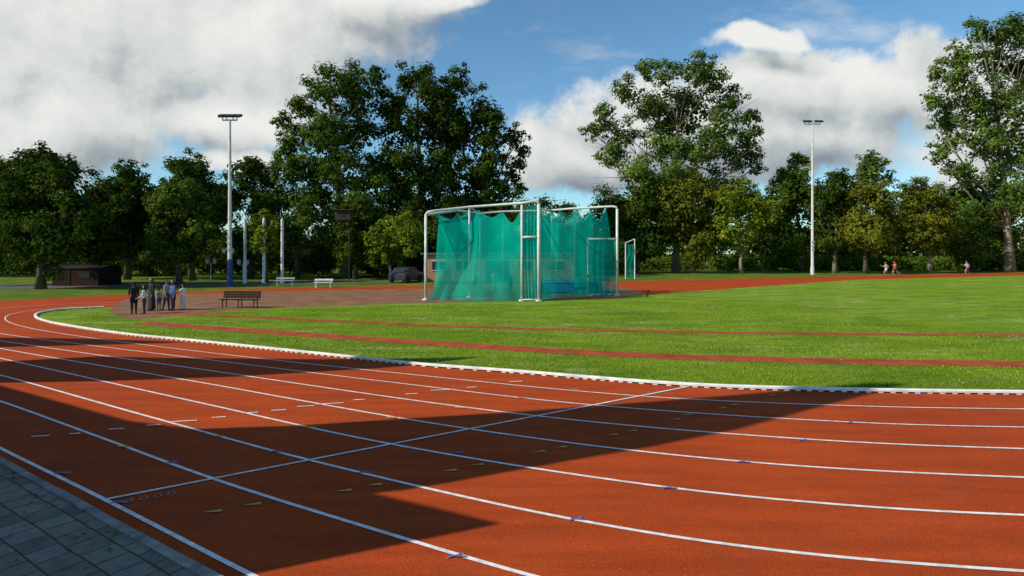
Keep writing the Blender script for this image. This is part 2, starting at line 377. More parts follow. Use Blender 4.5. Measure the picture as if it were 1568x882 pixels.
wis=noise(nt,VM(nt,'MULTIPLY',cx.outputs[0],(1.0,3.2,1)),2.6,7,.62)
wm_=N(nt,'ShaderNodeMapRange',interpolation_type='SMOOTHSTEP'); wm_.inputs['From Min'].default_value=.5; wm_.inputs['From Max'].default_value=.75; wm_.inputs['To Max'].default_value=.55; nt.links.new(wis,wm_.inputs[0])
alpha=M(nt,'MULTIPLY',M(nt,'MULTIPLY',M(nt,'MAXIMUM',mr.outputs[0],wm_.outputs[0]),front.outputs[0]),.97)
low=noise(nt,cx.outputs[0],2.0,2,.5)
shade=M(nt,'ADD',M(nt,'MULTIPLY_ADD',rel,.55,.60),M(nt,'MULTIPLY',M(nt,'SUBTRACT',low,.5),1.4))
thick=M(nt,'MULTIPLY',M(nt,'MAXIMUM',M(nt,'SUBTRACT',D0,.6),0),.3); shade=M(nt,'SUBTRACT',shade,thick,clamp=True)
cc=ramp(nt,shade,[(0,(.22,.25,.28)),(.35,(.40,.44,.46)),(.65,(.68,.70,.68)),(1,(.88,.88,.84))])
bg2=N(nt,'ShaderNodeBackground'); bg2.inputs[1].default_value=1; nt.links.new(cc,bg2.inputs[0])
mx=N(nt,'ShaderNodeMixShader'); nt.links.new(alpha,mx.inputs[0]); nt.links.new(bg.outputs[0],mx.inputs[1]); nt.links.new(bg2.outputs[0],mx.inputs[2]); nt.links.new(mx.outputs[0],out.inputs[0])

# ---------------- trees ----------------
def leaves_mesh(name,clumps,leaf,dens,mat,parent=None,loc=Vector((0,0,0)),center=None,core=None):
    C=np.array([[c.x,c.y,c.z] for c,r in clumps]); R=np.array([r for c,r in clumps])
    cnt=np.maximum(6,(dens*13*(R/leaf)**2)).astype(int); idx=np.repeat(np.arange(len(R)),cnt); n=len(idx)
    d=rng.normal(size=(n,3)); d/=np.linalg.norm(d,axis=1)[:,None]
    rad=R[idx]*(rng.random(n)**.4)*rng.uniform(.8,1.2,n)
    p=C[idx]+d*rad[:,None]*np.array([1,1,.72]); ls=leaf*rng.uniform(.55,1.25,n)
    if core:
        C2=np.array([[c.x,c.y,c.z] for c,r in core]); R2=np.array([r for c,r in core])
        i2=np.repeat(np.arange(len(R2)),np.maximum(4,(dens*2.6*(R2/leaf)**2)).astype(int)); m_=len(i2)
        d2=rng.normal(size=(m_,3)); d2/=np.linalg.norm(d2,axis=1)[:,None]
        p2=C2[i2]+d2*(R2[i2]*.72*rng.random(m_)**.5)[:,None]
        p=np.vstack([p,p2]); d=np.vstack([d,d2]); ls=np.concatenate([ls,leaf*rng.uniform(1.2,2.0,m_)]); n+=m_
    cen=np.array(center) if center is not None else C.mean(0)
    o=p-cen; o/=np.linalg.norm(o,axis=1)[:,None]+1e-6
    nr=d*.9+o*.5+np.array([0,0,.25])+rng.normal(size=(n,3))*.35; nr/=np.linalg.norm(nr,axis=1)[:,None]
    t=np.cross(nr,rng.normal(size=(n,3))); t/=np.linalg.norm(t,axis=1)[:,None]; b_=np.cross(nr,t)
    L=(ls/2)[:,None]; Wd=L*.72
    v=np.stack([p-t*L,p-b_*Wd+t*L*.15,p+t*L,p+b_*Wd+t*L*.15],1).reshape(-1,3)-np.array(loc)
    z=v[:,2]+loc[2]; v[:,2]=np.maximum(z,.03)-loc[2]
    me=bpy.data.meshes.new(name); me.vertices.add(4*n); me.loops.add(4*n); me.polygons.add(n)
    me.vertices.foreach_set('co',v.ravel()); me.loops.foreach_set('vertex_index',np.arange(4*n)); me.polygons.foreach_set('loop_start',np.arange(n)*4)
    try: me.polygons.foreach_set('loop_total',np.full(n,4))
    except: pass
    me.update(calc_edges=True); me.materials.append(mat); o_=bpy.data.objects.new(name,me); link(o_,parent); return o_
def clumps_from(lobes,Y,k=13,spread=1.0):
    out=[];core=[]
    for lb in lobes:
        u,v,r=lb[:3]; dy=lb[3] if len(lb)>3 else rng.uniform(-1,1)*r/F*Y*.9
        c=W(u,v,Y+dy); R=r/F*Y
        core.append((c.copy(),R))
        for _ in range(k):
            d=Vector(rng.normal(size=3)); d.normalize(); q=c+d*R*rng.uniform(.35,.98)*spread
            out.append((q,R*rng.uniform(.20,.46)))
    return out,core
def tree(name,base_u,Y,lobes,mat,leaf=.3,dens=1,tr=.35,k=13,bark=None,fork=.35):
    base=Vector(((base_u-784)/F*Y,Y,0)); e=empty(name,base)
    cl,core=clumps_from(lobes,Y,k)
    cen=sum((c for c,r in cl),Vector())/len(cl)
    leaves_mesh('foliage',cl,leaf,dens,mat,e,base,cen-Vector((0,0,3)),core)
    mb=MB(); top=max(c.z for c,r in cl); ctr=cen-base
    hgt=top*.84; path=[];rs=[]
    for i in range(8):
        t=i/7; path.append(Vector((ctr.x*t**1.3+rng.uniform(-.15,.15)*(i>0),ctr.y*t*.6,hgt*t))); rs.append(tr*(1-.85*t)*(1.35 if i==0 else 1))
    mb.tube(path,rs,9)
    for lb in lobes:
        c=W(lb[0],lb[1],Y+rng.uniform(-1,1))-base
        t0=min(.8,max(fork*.6,(c.z-rng.uniform(.2,.4)*hgt)/hgt)); i0=t0*7; a=path[int(i0)].lerp(path[min(7,int(i0)+1)],i0%1)
        mid=a.lerp(c,.5)+Vector((rng.uniform(-.4,.4),rng.uniform(-.4,.4),-.1*abs(c.x-a.x))); r0=tr*.38*(1-t0*.6)
        mb.tube([a,mid,c],[r0,r0*.6,r0*.25],6)
        for _ in range(3):
            q=c+Vector(rng.normal(size=3))*lb[2]/F*Y*.45; mb.tube([mid.lerp(c,.4),q],[r0*.4,r0*.12],5)
    mb.obj('trunk',[bark or mt_bark],e,True)
    return e
def auto(u,vt,vb,wd,n=9):
    out=[]; cv=(vt+vb)/2;hh=(vb-vt)/2
    r=wd*.28
    out.append((u+rng.uniform(-.1,.1)*wd,vt+r*.75,r*.75))
    for i in range(n):
        a=2*math.pi*(i+rng.random()*.7)/n; k_=rng.uniform(.5,.78)
        out.append((u+math.cos(a)*wd/2*k_,cv+math.sin(a)*hh*k_,r*rng.uniform(.6,1.15)))
    out+= [(u+rng.uniform(-.2,.2)*wd,cv+rng.uniform(-.45,.5)*hh,r*1.1) for _ in range(4)]
    return out
tree('poplar_tree',530,68,[(500,138,38),(462,165,30),(535,122,32),(560,145,38),(500,195,48),(448,205,30),(437,235,26),(550,200,50),(470,255,40),(520,260,50),(480,300,38),(540,320,44),(570,280,46),(430,185,14),(580,115,18)],lf_pop,.33,1.2,.55,bark=mt_barkl)
tree('poplar_tree',648,71,[(635,125,34),(600,160,38),(665,140,36),(620,195,50),(670,200,50),(600,250,50),(650,260,52),(690,260,46),(610,310,44),(660,320,44),(585,345,40),(690,180,34)],lf_dark,.34,1.3,.6)
tree('poplar_tree',742,72,[(700,122,26),(685,160,36),(735,165,36),(715,205,46),(755,195,32),(785,212,26),(750,240,38),(803,232,15),(785,262,26),(720,290,42),(760,300,36),(700,340,36),(796,290,14),(740,268,34)],lf_dark,.34,1.15,.5)
tree('willow_tree',455,64,[(440,265,28),(430,305,30),(470,320,34),(450,350,34),(500,350,34),(430,375,28)],lf_pop,.26,1.0,.3)
tree('poplar_tree',1035,84,[(990,103,24),(1020,110,32),(1060,106,30),(1092,118,32),(1120,150,30),(960,142,28),(1000,160,44),(1060,165,48),(1110,195,42),(1150,180,22),(1150,215,26),(925,175,24),(905,200,18),(950,205,38),(1010,220,46),(1070,235,46),(1130,245,36),(930,240,28),(975,265,42),(1040,285,46),(1110,290,40),(1160,255,14),(985,300,36),(1030,190,40)],lf_gray,.36,1.0,.5,bark=mt_barkl,k=12)
tree('lime_tree',975,80,auto(980,278,408,125,10),lf_dark,.34,1.1,.3)
tree('lime_tree',1062,80,auto(1062,250,405,115,9),lf_olive,.33,1.05,.3)
tree('maple_tree',1136,79,auto(1128,262,392,94,9),lf_bright,.30,.85,.24,bark=mt_barkl)
tree('alder_tree',1228,86,auto(1213,226,402,94,10),lf_pop,.34,1.1,.3)
tree('lime_tree',1278,81,auto(1280,252,396,86,9),lf_dark,.32,1.0,.28,bark=mt_barkl)
tree('lime_tree',1325,79,auto(1328,270,396,98,10),lf_olive,.32,1.0,.28)
tree('silver_poplar_tree',1338,95,auto(1338,230,300,64,7),lf_gray,.36,.8,.3,bark=mt_barkl)
tree('maple_tree',1423,80,auto(1418,272,392,96,9),lf_olive,.30,.95,.28,bark=mt_barkl)
tree('poplar_tree',1546,86,[(1500,50,26),(1540,46,32),(1580,45,34),(1472,78,28),(1520,95,42),(1568,100,44),(1438,112,22),(1475,130,40),(1425,150,20),(1445,180,30),(1500,165,46),(1560,170,48),(1450,215,26),(1495,215,38),(1545,235,44),(1590,220,46),(1438,240,18),(1470,262,28),(1505,285,40),(1560,300,42),(1610,290,40),(1620,120,46),(1480,325,30),(1590,350,28)],lf_gray,.37,1.0,.6,bark=mt_barkl,k=12)
tree('lime_tree',1490,90,auto(1490,278,402,110,9),lf_pop,.34,1.0,.25)
tree('maple_tree',62,46,auto(65,212,408,140,14),lf_dark,.24,1.2,.32)
tree('maple_tree',-25,50,auto(-15,230,408,120,12),lf_dark,.26,1.2,.3)
tree('lime_tree',195,62,auto(192,246,408,118,12),lf_dark,.3,1.2,.3)
tree('lime_tree',295,60,auto(292,240,408,116,12),lf_dark,.3,1.2,.3)
tree('lime_tree',385,66,auto(388,238,408,106,11),lf_dark,.3,1.2,.3)
tree('hornbeam_tree',150,52,auto(145,280,405,88,10),lf_dark,.25,1.1,.25)
tree('hornbeam_tree',275,53,auto(275,268,402,98,10),lf_pop,.25,1.1,.25)
tree('hornbeam_tree',408,55,auto(408,316,405,56,8),lf_bright,.22,.9,.18)
tree('hornbeam_tree',598,60,auto(600,325,410,90,9),lf_bright,.24,.9,.2)
tree('elm_tree',545,62,auto(550,300,406,90,9),lf_dark,.26,1.0,.25)
tree('elm_tree',720,70,auto(715,300,408,130,10),lf_dark,.3,1.1,.3)
tree('elm_tree',655,66,auto(655,310,408,110,10),lf_dark,.3,1.1,.3)
prof_t=[(-300,300),(0,280),(100,300),(180,290),(240,275),(330,270),(420,290),(500,300),(640,300),(780,310),(815,300),(850,296),(880,305),(900,310),(940,300),(1180,290),(1260,270),(1340,285),(1400,300),(1480,290),(1600,290),(1900,280)]
cl=[]
for i in range(1500):
    u=rng.uniform(-350,1950); vt=np.interp(u,[a for a,_ in prof_t],[b_ for _,b_ in prof_t]); Y=rng.uniform(100,130)
    v=rng.uniform(vt+10,418) ; cl.append((W(u,v,Y),rng.uniform(1.2,2.6)))
leaves_mesh('woodland',cl,.6,1.0,lf_dark)
cl=[]
for i in range(800):
    u=rng.uniform(960,2000); Y=rng.uniform(90,97); c=W(u,400,Y); c.z=rng.uniform(.3,1.9); cl.append((c,rng.uniform(.6,1.1)))
leaves_mesh('hedge',cl,.34,.8,lf_pop)
cl=[]
for i in range(1100):
    u=rng.uniform(-500,960); Y=rng.uniform(68,80); c=W(u,400,Y); c.z=rng.uniform(.3,4.2); cl.append((c,rng.uniform(.7,1.4)))
leaves_mesh('shrub_belt',cl,.35,.9,lf_dark)
cl=[]
for i in range(500):
    a=rng.uniform(-1.25,1.25); R_=rng.uniform(200,230); cl.append((Vector((math.sin(a)*R_,math.cos(a)*R_,rng.uniform(1,11))),rng.uniform(4,6)))
leaves_mesh('distant_trees',cl,1.4,.8,lf_dark)

# ---------------- hammer cage ----------------
cage=empty('throwing_cage',G(800,458)); cl0=cage.location.copy()
mb=MB()
YA=gY(460); YC=gY(461.5); YD=gY(453)
def rod(pts,rr=.085): mb.tube([Vector(p)-cl0 for p in pts],rr,8)
def post(u,vb,vt,rr=.085):
    Y=gY(vb); p=W(u,vb,Y); p.z=0; rod([p,W(u,vt,Y)],rr)
post(652,460,329,.085); post(719,456,318,.07); post(799,461.5,314,.07); post(825,461.5,312,.095); post(945,453,320,.085)
post(735,449,335,.04); post(770,448,332,.04); post(845,449,330,.05); post(880,450,322,.06); post(901,454,366,.075)
rod([W(652,329,YA),W(655,325,YA),W(665,323,YA),W(719,317,gY(456)),W(799,311,YC),W(818,308,YC),W(823,309,YC),W(825,313,YC)],.08)
rod([W(652,329,YA),W(700,322,gY(452)),W(735,327,gY(449)),W(770,324,gY(448)),W(845,322,gY(449)),W(880,319,gY(450)),W(938,316,YD),W(944,317,YD),W(945,321,YD)],.07)
rod([W(719,317,gY(456)),W(735,327,gY(449))],.045); rod([W(825,320,YC),W(845,322,gY(449))],.05)
rod([W(799,363,YC),W(825,363,YC)],.065); rod([W(799,459,YC),W(825,459,YC)],.05)
rod([W(900,366,YD),W(945,366,YD)],.075); rod([W(900,451,YD),W(945,451,YD)],.05)
for u,vb in ((652,460),(799,461.5),(825,461.5),(945,453),(901,454),(719,456)):
    p=W(u,vb,gY(vb))-cl0; mb.box((p.x,p.y,.05),(.36,.36,.10),0)
mb.obj('frame',[mt_galv],cage,True)
mt_net_rope=simple('net_rope',(.02,.30,.26),.8)
def net(name,top,bot,edgeL=0,edgeR=0,nv=16,wave=.10,seed=0,droop=.8):
    ns=80; vs=[]
    def samp(L,s):
        x=s*(len(L)-1); i=min(int(x),len(L)-2); f=x-i; return W(*L[i]).lerp(W(*L[i+1]),f)
    for j in range(nv+1):
        t=j/nv
        for i in range(ns+1):
            s=i/ns; a=samp(top,s); x=s*(len(top)-1); fr=x-int(x)
            if i<ns: a.z-= droop*(1-(abs(2*fr-1))**1.6)*(.8+.3*math.sin(int(x)*2.3+seed))
            b_=samp(bot,s); b_.z=.03
            p=a.lerp(b_,t); bow=math.sin(math.pi*t)
            p.x+=edgeL*bow*(1-s)**3+edgeR*bow*s**3
            p.y+=wave*bow*math.sin(s*11+seed+t*3)+.05*math.sin(s*29+seed*3+1.5*math.sin(t*4))*(.3+t)
            vs.append(p-cl0)
    fs=[(j*(ns+1)+i,j*(ns+1)+i+1,(j+1)*(ns+1)+i+1,(j+1)*(ns+1)+i) for j in range(nv) for i in range(ns)]
    o=mesh_obj(name,vs,fs,mt_net,cage,True)
    m_=MB(); m_.tube([vs[i] for i in range(0,ns+1,2)],.02,5); m_.obj(name+'_rope',[mt_net_rope],cage)
    return o
net('net_near',[(668,327,YA),(701,326,37.4),(733,322,36.8),(770,325,36.2),(799,318,YC)],[(655,456,YA-.6),(690,460,YA-.3),(720,461,YC),(760,461,YC),(799,461,YC)],edgeL=.75)
net('net_gate',[(800,316,YC+.05),(824,313,YC+.05)],[(800,461,YC+.05),(824,461,YC+.05)],wave=.03,droop=.1)
net('net_side',[(827,316,YC+.2),(858,322,37.3),(884,320,38),(906,322,38.4),(928,318,YD)],[(827,458,YC+.4),(850,457,36.9),(890,455,38),(910,454,38.4),(932,453,YD)],edgeR=.3,seed=2)
net('net_gate_side',[(903,368,YD),(944,368,YD)],[(903,452,YD),(944,452,YD)],wave=.03,droop=.05)
net('net_back',[(672,329,YA+.4),(719,321,40.2),(770,324,41),(800,326,41.3)],[(664,458,YA+1.5),(719,452,40.2),(770,449,41),(800,449,41.3)],seed=4)
net('net_back_right',[(800,326,41.3),(845,324,41),(880,321,40.5),(905,322,YD+.4)],[(800,449,41.3),(845,449,41),(880,450,40.5),(905,452,YD+.4)],seed=5)
sc=empty('folded_net_frame',G(965,425)); cl1=sc.location.copy(); mb=MB()
Yf=gY(427)
for u,vt in((958,372),(972,366)):
    a=W(u,427,Yf);a.z=0; mb.tube([a-cl1,W(u,vt,Yf)-cl1],.07,8)
mb.tube([W(958,372,Yf)-cl1,W(972,366,Yf)-cl1],.05,8); mb.obj('posts',[mt_galv],sc)
vs=[];
for j in range(13):
    for i in range(7):
        p=W(959+i*2,374+j*4.2,Yf+.12*math.sin(i*2.1+j*.3)); p.x+=.15*math.sin(j*.6); p.z=max(p.z,.03); vs.append(p-cl1)
mesh_obj('net',vs,[(j*7+i,j*7+i+1,j*7+8+i,j*7+7+i) for j in range(12) for i in range(6)],mt_net,sc,True)

# ---------------- light poles ----------------
mt_lamp=simple('lamp_housing',(.06,.065,.07),.4)
mt_lampglass=simple('lamp_glass',(.35,.36,.36),.2)
def floodlight(u,vb,vt,half,bluebase):
    Y=gY(vb); base=W(u,vb,Y); base.z=0; e=empty('floodlight_mast',base); hgt=W(u,vt,Y).z; mb=MB()
    mb.tube([(0,0,0),(0,0,hgt*.4),(0,0,hgt)],[.19,.15,.09],12,0)
    if bluebase: mb.tube([(0,0,0),(0,0,2.3)],[.24,.22],12,1)
    else: mb.tube([(0,0,0),(0,0,1.0)],[.24,.23],12,0)
    hw=half/F*Y; mb.box((0,0,hgt),(hw*2,.1,.12),0,0)
    for s in(-1,-.45,.45,1):
        x=s*hw; mb.box((x,0,hgt+.12),(.06,.06,.28),0,0)
        q=[(-.3,-.28,.20),(.3,-.28,.20),(.34,.22,.42),(-.34,.22,.42),(-.3,-.2,.02),(.3,-.2,.02),(.34,.3,.24),(-.34,.3,.24)]
        mb.add([(x+a,b_,hgt+.15+c) for a,b_,c in q],[(0,1,2,3),(7,6,5,4),(0,4,5,1),(2,6,7,3),(1,5,6,2)],2)
        mb.add([(x+a*.99,b_-.005,hgt+.15+c) for a,b_,c in (q[0],q[3],q[7],q[4])],[(0,1,2,3)],3)
    mb.obj('mast',[mt_galv,mt_bluepole,mt_lamp,mt_lampglass],e)
    m2=MB(); 
    for k_ in range(3): m2.box((0,-.2,3.2+k_*.5),(.3,.1,.25),0,0)
    m2.obj('junction_boxes',[mt_grey],e)
floodlight(352,439,184,11,True); floodlight(1244,420.5,190,12,False)
for u,vt in((375,335),(404,335),(432,336)):
    Y=gY(434); e=empty('flagpole',W(u,434,Y)); e.location.z=0; hgt=W(u,vt,Y).z; mb=MB()
    mb.tube([(0,0,0),(0,0,hgt)],[.14,.12],10); mb.tube([(0,0,hgt),(0,0,hgt+.08)],[.12,.03],10); mb.tube([(0,0,0),(0,0,.15)],[.2,.18],10); mb.tube([(.14,0,1),(.14,0,hgt-.2)],[.01,.01],4)
    mb.obj('pole',[mt_white],e)
for u,vb,vt in((323,428,400),(372,432,402),(349,434,384)):
    Y=gY(vb); e=empty('street_lamp',W(u,vb,Y)); e.location.z=0; hgt=W(u,vt,Y).z; mb=MB()
    mb.tube([(0,0,0),(0,0,hgt)],[.06,.04],8,0); mb.tube([(-.35,0,hgt-.2),(0,0,hgt-.35),(.35,0,hgt-.2)],.03,6,0)
    for s in(-.38,.38): mb.capsule((s,0,hgt-.1),.16,(s,0,hgt+.05),.2,10,1); mb.tube([(s,0,hgt+.2),(s,0,hgt+.3)],[.25,.04],10,0)
    mb.obj('lamp',[mt_grey,mt_white],e)
bp=G(368,471.5); bench=empty('park_bench',bp); bench.rotation_euler=(0,0,math.radians(-6)); mb=MB()
for y,z in((-.22,.44),(-.08,.45),(.06,.45)): mb.box((0,y,z),(2.05,.12,.04),0,0,bev=.006)
for z in(.56,.68,.80): mb.box((0,.14+(z-.5)*.25,z),(2.05,.035,.11),0,0,bev=.006)
for x in(-.85,0,.85):
    mb.tube([(x,-.22,0),(x,-.2,.42)],.03,6,1); mb.tube([(x,.14,0),(x,.14,.45),(x,.24,.86)],.03,6,1); mb.tube([(x,-.24,.41),(x,.12,.41)],.03,6,1)
mb.obj('bench_slats',[simple('bench_wood',(.035,.022,.016),.8,.4,10),mt_dark],bench)
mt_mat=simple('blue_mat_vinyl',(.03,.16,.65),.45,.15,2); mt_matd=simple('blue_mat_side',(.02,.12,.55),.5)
lm=empty('landing_mat',G(868,448)); mb=MB()
for i,x in enumerate((-1.15,1.15)):
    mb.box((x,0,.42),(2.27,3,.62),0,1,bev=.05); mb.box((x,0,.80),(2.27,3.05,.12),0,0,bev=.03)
for x in(-2,-.7,.7,2):
    for y in(-1.2,1.2): mb.box((x,y,.05),(.2,.2,.10),0,2)
mb.obj('mat_blocks',[mt_mat,mt_matd,mt_dark],lm)
bb=empty('brick_storage_building',G(765,431)); bb.location.z=0; mb=MB()
Wb=15.0
mb.box((0,2.5,1.3),(Wb,5,2.6),0,0); mb.box((0,2.5,2.72),(Wb+.5,5.5,.22),0,1,bev=.03)
for x in(-6,-3.6,2.5,5.6):
    mb.box((x,-.01,1.55),(1.3,.06,.9),0,2); mb.box((x,-.03,1.08),(1.45,.1,.06),0,3); mb.box((x,-.03,2.03),(1.45,.08,.06),0,3); mb.box((x,-.03,1.55),(.05,.08,.86),0,3)
for x in(-.8,.35): mb.box((x,-.01,1.05),(1.05,.06,2.1),0,4)
mb.obj('walls',[mt_brick,mt_roof,mt_glass,mt_white,mt_bluepole],bb)
hb=empty('brick_hut',G(115,438)); hb.location.z=0; mb=MB(); mtdb=simple('shaded_red_brick',(.035,.012,.009),.95,.3,12)  # hut brick and roof colours darkened to stand for tree shade
mb.box((0,1.5,.75),(3.9,3,1.5),0,0); 
mb.add([(-2.08,-.1,1.502),(2.08,-.1,1.502),(2.08,3.1,1.502),(-2.08,3.1,1.502),(-2.08,1.5,1.8),(2.08,1.5,1.8)],[(0,1,5,4),(2,3,4,5),(0,4,3),(1,2,5),(3,2,1,0)],1)
mb.box((-.8,-.01,.7),(.8,.05,1.4),0,2); mb.box((.8,-.01,.9),(.9,.05,.5),0,3)
mb.obj('hut_walls',[mtdb,simple('hut_roof',(.015,.015,.015),.95),simple('hut_door',(.02,.014,.01),.9),mt_glass],hb)
nb=empty('nest_box',G(527,432)); nb.location.z=0; Yn=gY(432); z0=W(0,330,Yn).z; mb=MB()
mb.tube([(.5,0,0),(.5,0,z0-.7)],[.07,.06],8,0); mb.box((0,0,z0),(1.5,1.0,.9),0,0,bev=.03); mb.box((0,-.08,z0+.52),(1.8,1.3,.1),.02,0); mb.box((0,-.51,z0),(.5,.04,.4),0,1); mb.box((.5,0,z0-.55),(.8,.5,.12),0,0)
mb.obj('box',[simple('weathered_wood',(.05,.038,.028),.9,.3,4),mt_dark],nb)
for u,vb,wd in((495,441,1.5),(436,438,1.6)):
    e=empty('white_bench',G(u,vb)); mb=MB(); mb.box((0,0,.46),(wd,.35,.05),0,0,bev=.01); mb.box((0,.2,.66),(wd,.04,.14),0,0,bev=.01)
    for x in(-wd/2+.15,wd/2-.15): mb.tube([(x,-.12,0),(x,-.12,.45)],.03,6); mb.tube([(x,.15,0),(x,.2,.72)],.03,6)
    mb.obj('seat',[mt_white if u>450 else mt_grey],e)
car=empty('parked_car',G(622,432)); car.location.z=0; mb=MB(); car.rotation_euler=(0,0,math.radians(75))
pr=[(-2.1,.35),(-2.12,.75),(-1.9,.95),(-1.35,1.0),(-1.0,1.4),(.5,1.45),(1.15,1.0),(1.9,.88),(2.12,.65),(2.12,.35)]
kk=len(pr); vs=[(x,-.85+(.12 if z>1.05 else 0),z) for x,z in pr]+[(x,.85-(.12 if z>1.05 else 0),z) for x,z in pr]
mb.add(vs,[tuple(range(kk)),tuple(range(2*kk-1,kk-1,-1))]+[(i,kk+i,kk+(i+1)%kk,(i+1)%kk) for i in range(kk)],0)
for x in(-1.3,1.3):
    for y in(-.86,.86): mb.tube([(x,y-.1,.33),(x,y+.1,.33)],.33,16,1)
for s in(-1,1): mb.add([(-1.15,s*.862,1.02),(-.9,s*.76,1.35),(.42,s*.76,1.38),(.95,s*.862,1.02)],[(0,1,2,3)],2)
mb.add([(-1.36,-.6,1.02),(-1.04,-.6,1.385),(-1.04,.6,1.385),(-1.36,.6,1.02)],[(0,1,2,3)],2)
mb.obj('body',[simple('car_paint_dark',(.04,.045,.055),.3),mt_dark,mt_glass],car)

# ---------------- people ----------------
skin=simple('skin',(.38,.22,.15),.6,.1); skin_d=simple('skin_dark',(.14,.075,.05),.6,.1)
cols={}
def cm(c):
    if c not in cols: cols[c]=simple('cloth_%d'%len(cols),c,.85,.15,14)
    return cols[c]
def person(name,loc,ht,yaw,pose,top,bottom,hair=(.03,.02,.015),sk=skin,long=False,skirt=False,shorts=False,sleeve=True):
    e=empty(name,loc); e.rotation_euler=(0,0,yaw); s=ht
    mats=[cm(top),cm(bottom),sk,cm(hair),cm((.05,.05,.055))]
    prim=[]
    def cap(a,ra,b,rb,m): prim.append((Vector(a)*s,ra*s,Vector(b)*s,rb*s,m))
    def dirp(a): return Vector((0,math.sin(a),-math.cos(a)))
    lean=pose.get('lean',0); hip=Vector((0,0,.52)); up=Vector((0,math.sin(lean),math.cos(lean)))
    ch=hip+up*.21; nk=hip+up*.305; hd=hip+up*.405+Vector((0,.01,0))
    low=0; hands=[]; feet=[]
    for sd,key in((-1,'legL'),(1,'legR')):
        a,kb=pose.get(key,(0.02,0.04)); h=hip+Vector((sd*.052,0,-.01)); kn=h+dirp(a)*.245; an=kn+dirp(a-kb)*.235
        t=dirp(a-kb+math.pi/2); toe=an+Vector((sd*.012,t.y*.10,t.z*.10-.01))
        lm_=2 if shorts else 1
        cap(h,.062,h.lerp(kn,.45),.055,1); cap(h.lerp(kn,.45),.054,kn,.036,lm_); cap(kn,.038,kn.lerp(an,.35),.036,lm_); cap(kn.lerp(an,.35),.035,an,.021,lm_)
        cap(an+Vector((0,-.015,-.015)),.024,toe,.019,4); low=min(low,(toe.z-.02),(an.z-.035)) if feet else min(toe.z-.02,an.z-.035); feet.append(an)
    if skirt:
        for x in(-.04,0,.04): cap(hip+Vector((x,0,0)),.07,Vector((x*1.5,0,.1)),.085,1)
    cap(hip+Vector((-.03,0,.01)),.065,hip+Vector((.03,0,.01)),.065,1)
    for x in(-.032,.032): cap(hip+up*.06+Vector((x,0,0)),.055,ch+Vector((x*1.35,0,0)),.062,0)
    cap(ch+up*.05+Vector((-.06,0,0)),.05,ch+up*.05+Vector((.06,0,0)),.05,0)
    cap(nk-up*.02,.033,nk+up*.035,.030,2)
    cap(hd+Vector((0,.004,-.022)),.038,hd+Vector((0,0,.02)),.049,2)
    cap(hd+Vector((0,.045,-.004)),.006,hd+Vector((0,.055,-.014)),.009,2)
    for sd in(-1,1): cap(hd+Vector((sd*.047,0,-.008)),.009,hd+Vector((sd*.05,-.004,.008)),.010,2)
    cap(hd+Vector((0,-.014,.03)),.050,hd+Vector((0,-.02,.0)),.046,3)
    if long: cap(hd+Vector((0,-.03,.0)),.045,nk+Vector((0,-.045,-.06)),.035,3); cap(hd+Vector((0,-.01,-.05)),.042,nk+Vector((0,.0,-.01)),.05,3)
    for sd,key in((-1,'armL'),(1,'armR')):
        a,eb=pose.get(key,(.05,.2)); ou=pose.get(key+'o',.12); sh_=ch+up*.062+Vector((sd*.105,0,0))
        el=sh_+(dirp(a)+Vector((sd*ou,0,0))).normalized()*.165; wr=el+(dirp(a+eb)+Vector((sd*ou*.3,0,0))).normalized()*.145
        cap(sh_,.036,sh_.lerp(el,.5),.031,0); cap(sh_.lerp(el,.5),.029,el,.025,0 if sleeve else 2); cap(el,.025,wr,.017,0 if sleeve and not shorts else 2)
        hdz=(wr-el).normalized(); pm=wr+hdz*.045; cap(wr,.016,pm,.020,2); hands.append((pm,hdz,sd))
    mb=MB()
    for p in prim: mb.capsule(p[0],p[1],p[2],p[3],12)
    o=mb.obj('body_tmp',[]); md=o.modifiers.new('r','REMESH'); md.mode='VOXEL'; md.voxel_size=.0085*s; sm=o.modifiers.new('s','SMOOTH'); sm.factor=.5; sm.iterations=4
    dg=bpy.context.evaluated_depsgraph_get(); me=bpy.data.meshes.new_from_object(o.evaluated_get(dg)); bpy.data.objects.remove(o)
    for m_ in mats: me.materials.append(m_)
    nf=len(me.polygons); cen=np.empty(nf*3); me.polygons.foreach_get('center',cen); cen=cen.reshape(-1,3); best=np.full(nf,1e9); mi=np.zeros(nf,int)
    for a,ra,b_,rb,m_ in prim:
        a_=np.array(a);ab=np.array(b_)-a_; t=np.clip(((cen-a_)@ab)/max(ab@ab,1e-9),0,1); dd=np.linalg.norm(cen-(a_+t[:,None]*ab),axis=1)-(ra+(rb-ra)*t)
        k_=dd<best; best[k_]=dd[k_]; mi[k_]=m_
    me.polygons.foreach_set('material_index',mi.astype(np.int32)); me.polygons.foreach_set('use_smooth',np.ones(nf,bool)); me.update()
    bo=bpy.data.objects.new('body',me); link(bo,e); bo.location.z=-low*s
    mb=MB()
    for pm,dz,sd in hands:
        side=Vector((0,1,0)); side=(side-dz*side.dot(dz)).normalized(); nrm_=dz.cross(side)
        for i,L in enumerate((.038,.045,.042,.033)):
            a=pm+side*(.016-.0105*i)+dz*.012; m1=a+dz*L*.55-nrm_*sd*.004; m2=m1+dz*L*.45*.8+nrm_*(-sd)*.012
            mb.tube([a*s,m1*s,m2*s],[.0055*s,.005*s,.0035*s],6,0)
        a=pm+side*.016-dz*.01; mb.tube([a*s,(a+side*.016+dz*.018)*s,(a+side*.018+dz*.036)*s],[.007*s,.006*s,.004*s],6,0)
    for sd in(-1,1):
        c=hd+Vector((sd*.018,.042,.004)); mb.capsule(c*s,.0065*s,(c+Vector((0,.001,0)))*s,.0065*s,8,1)
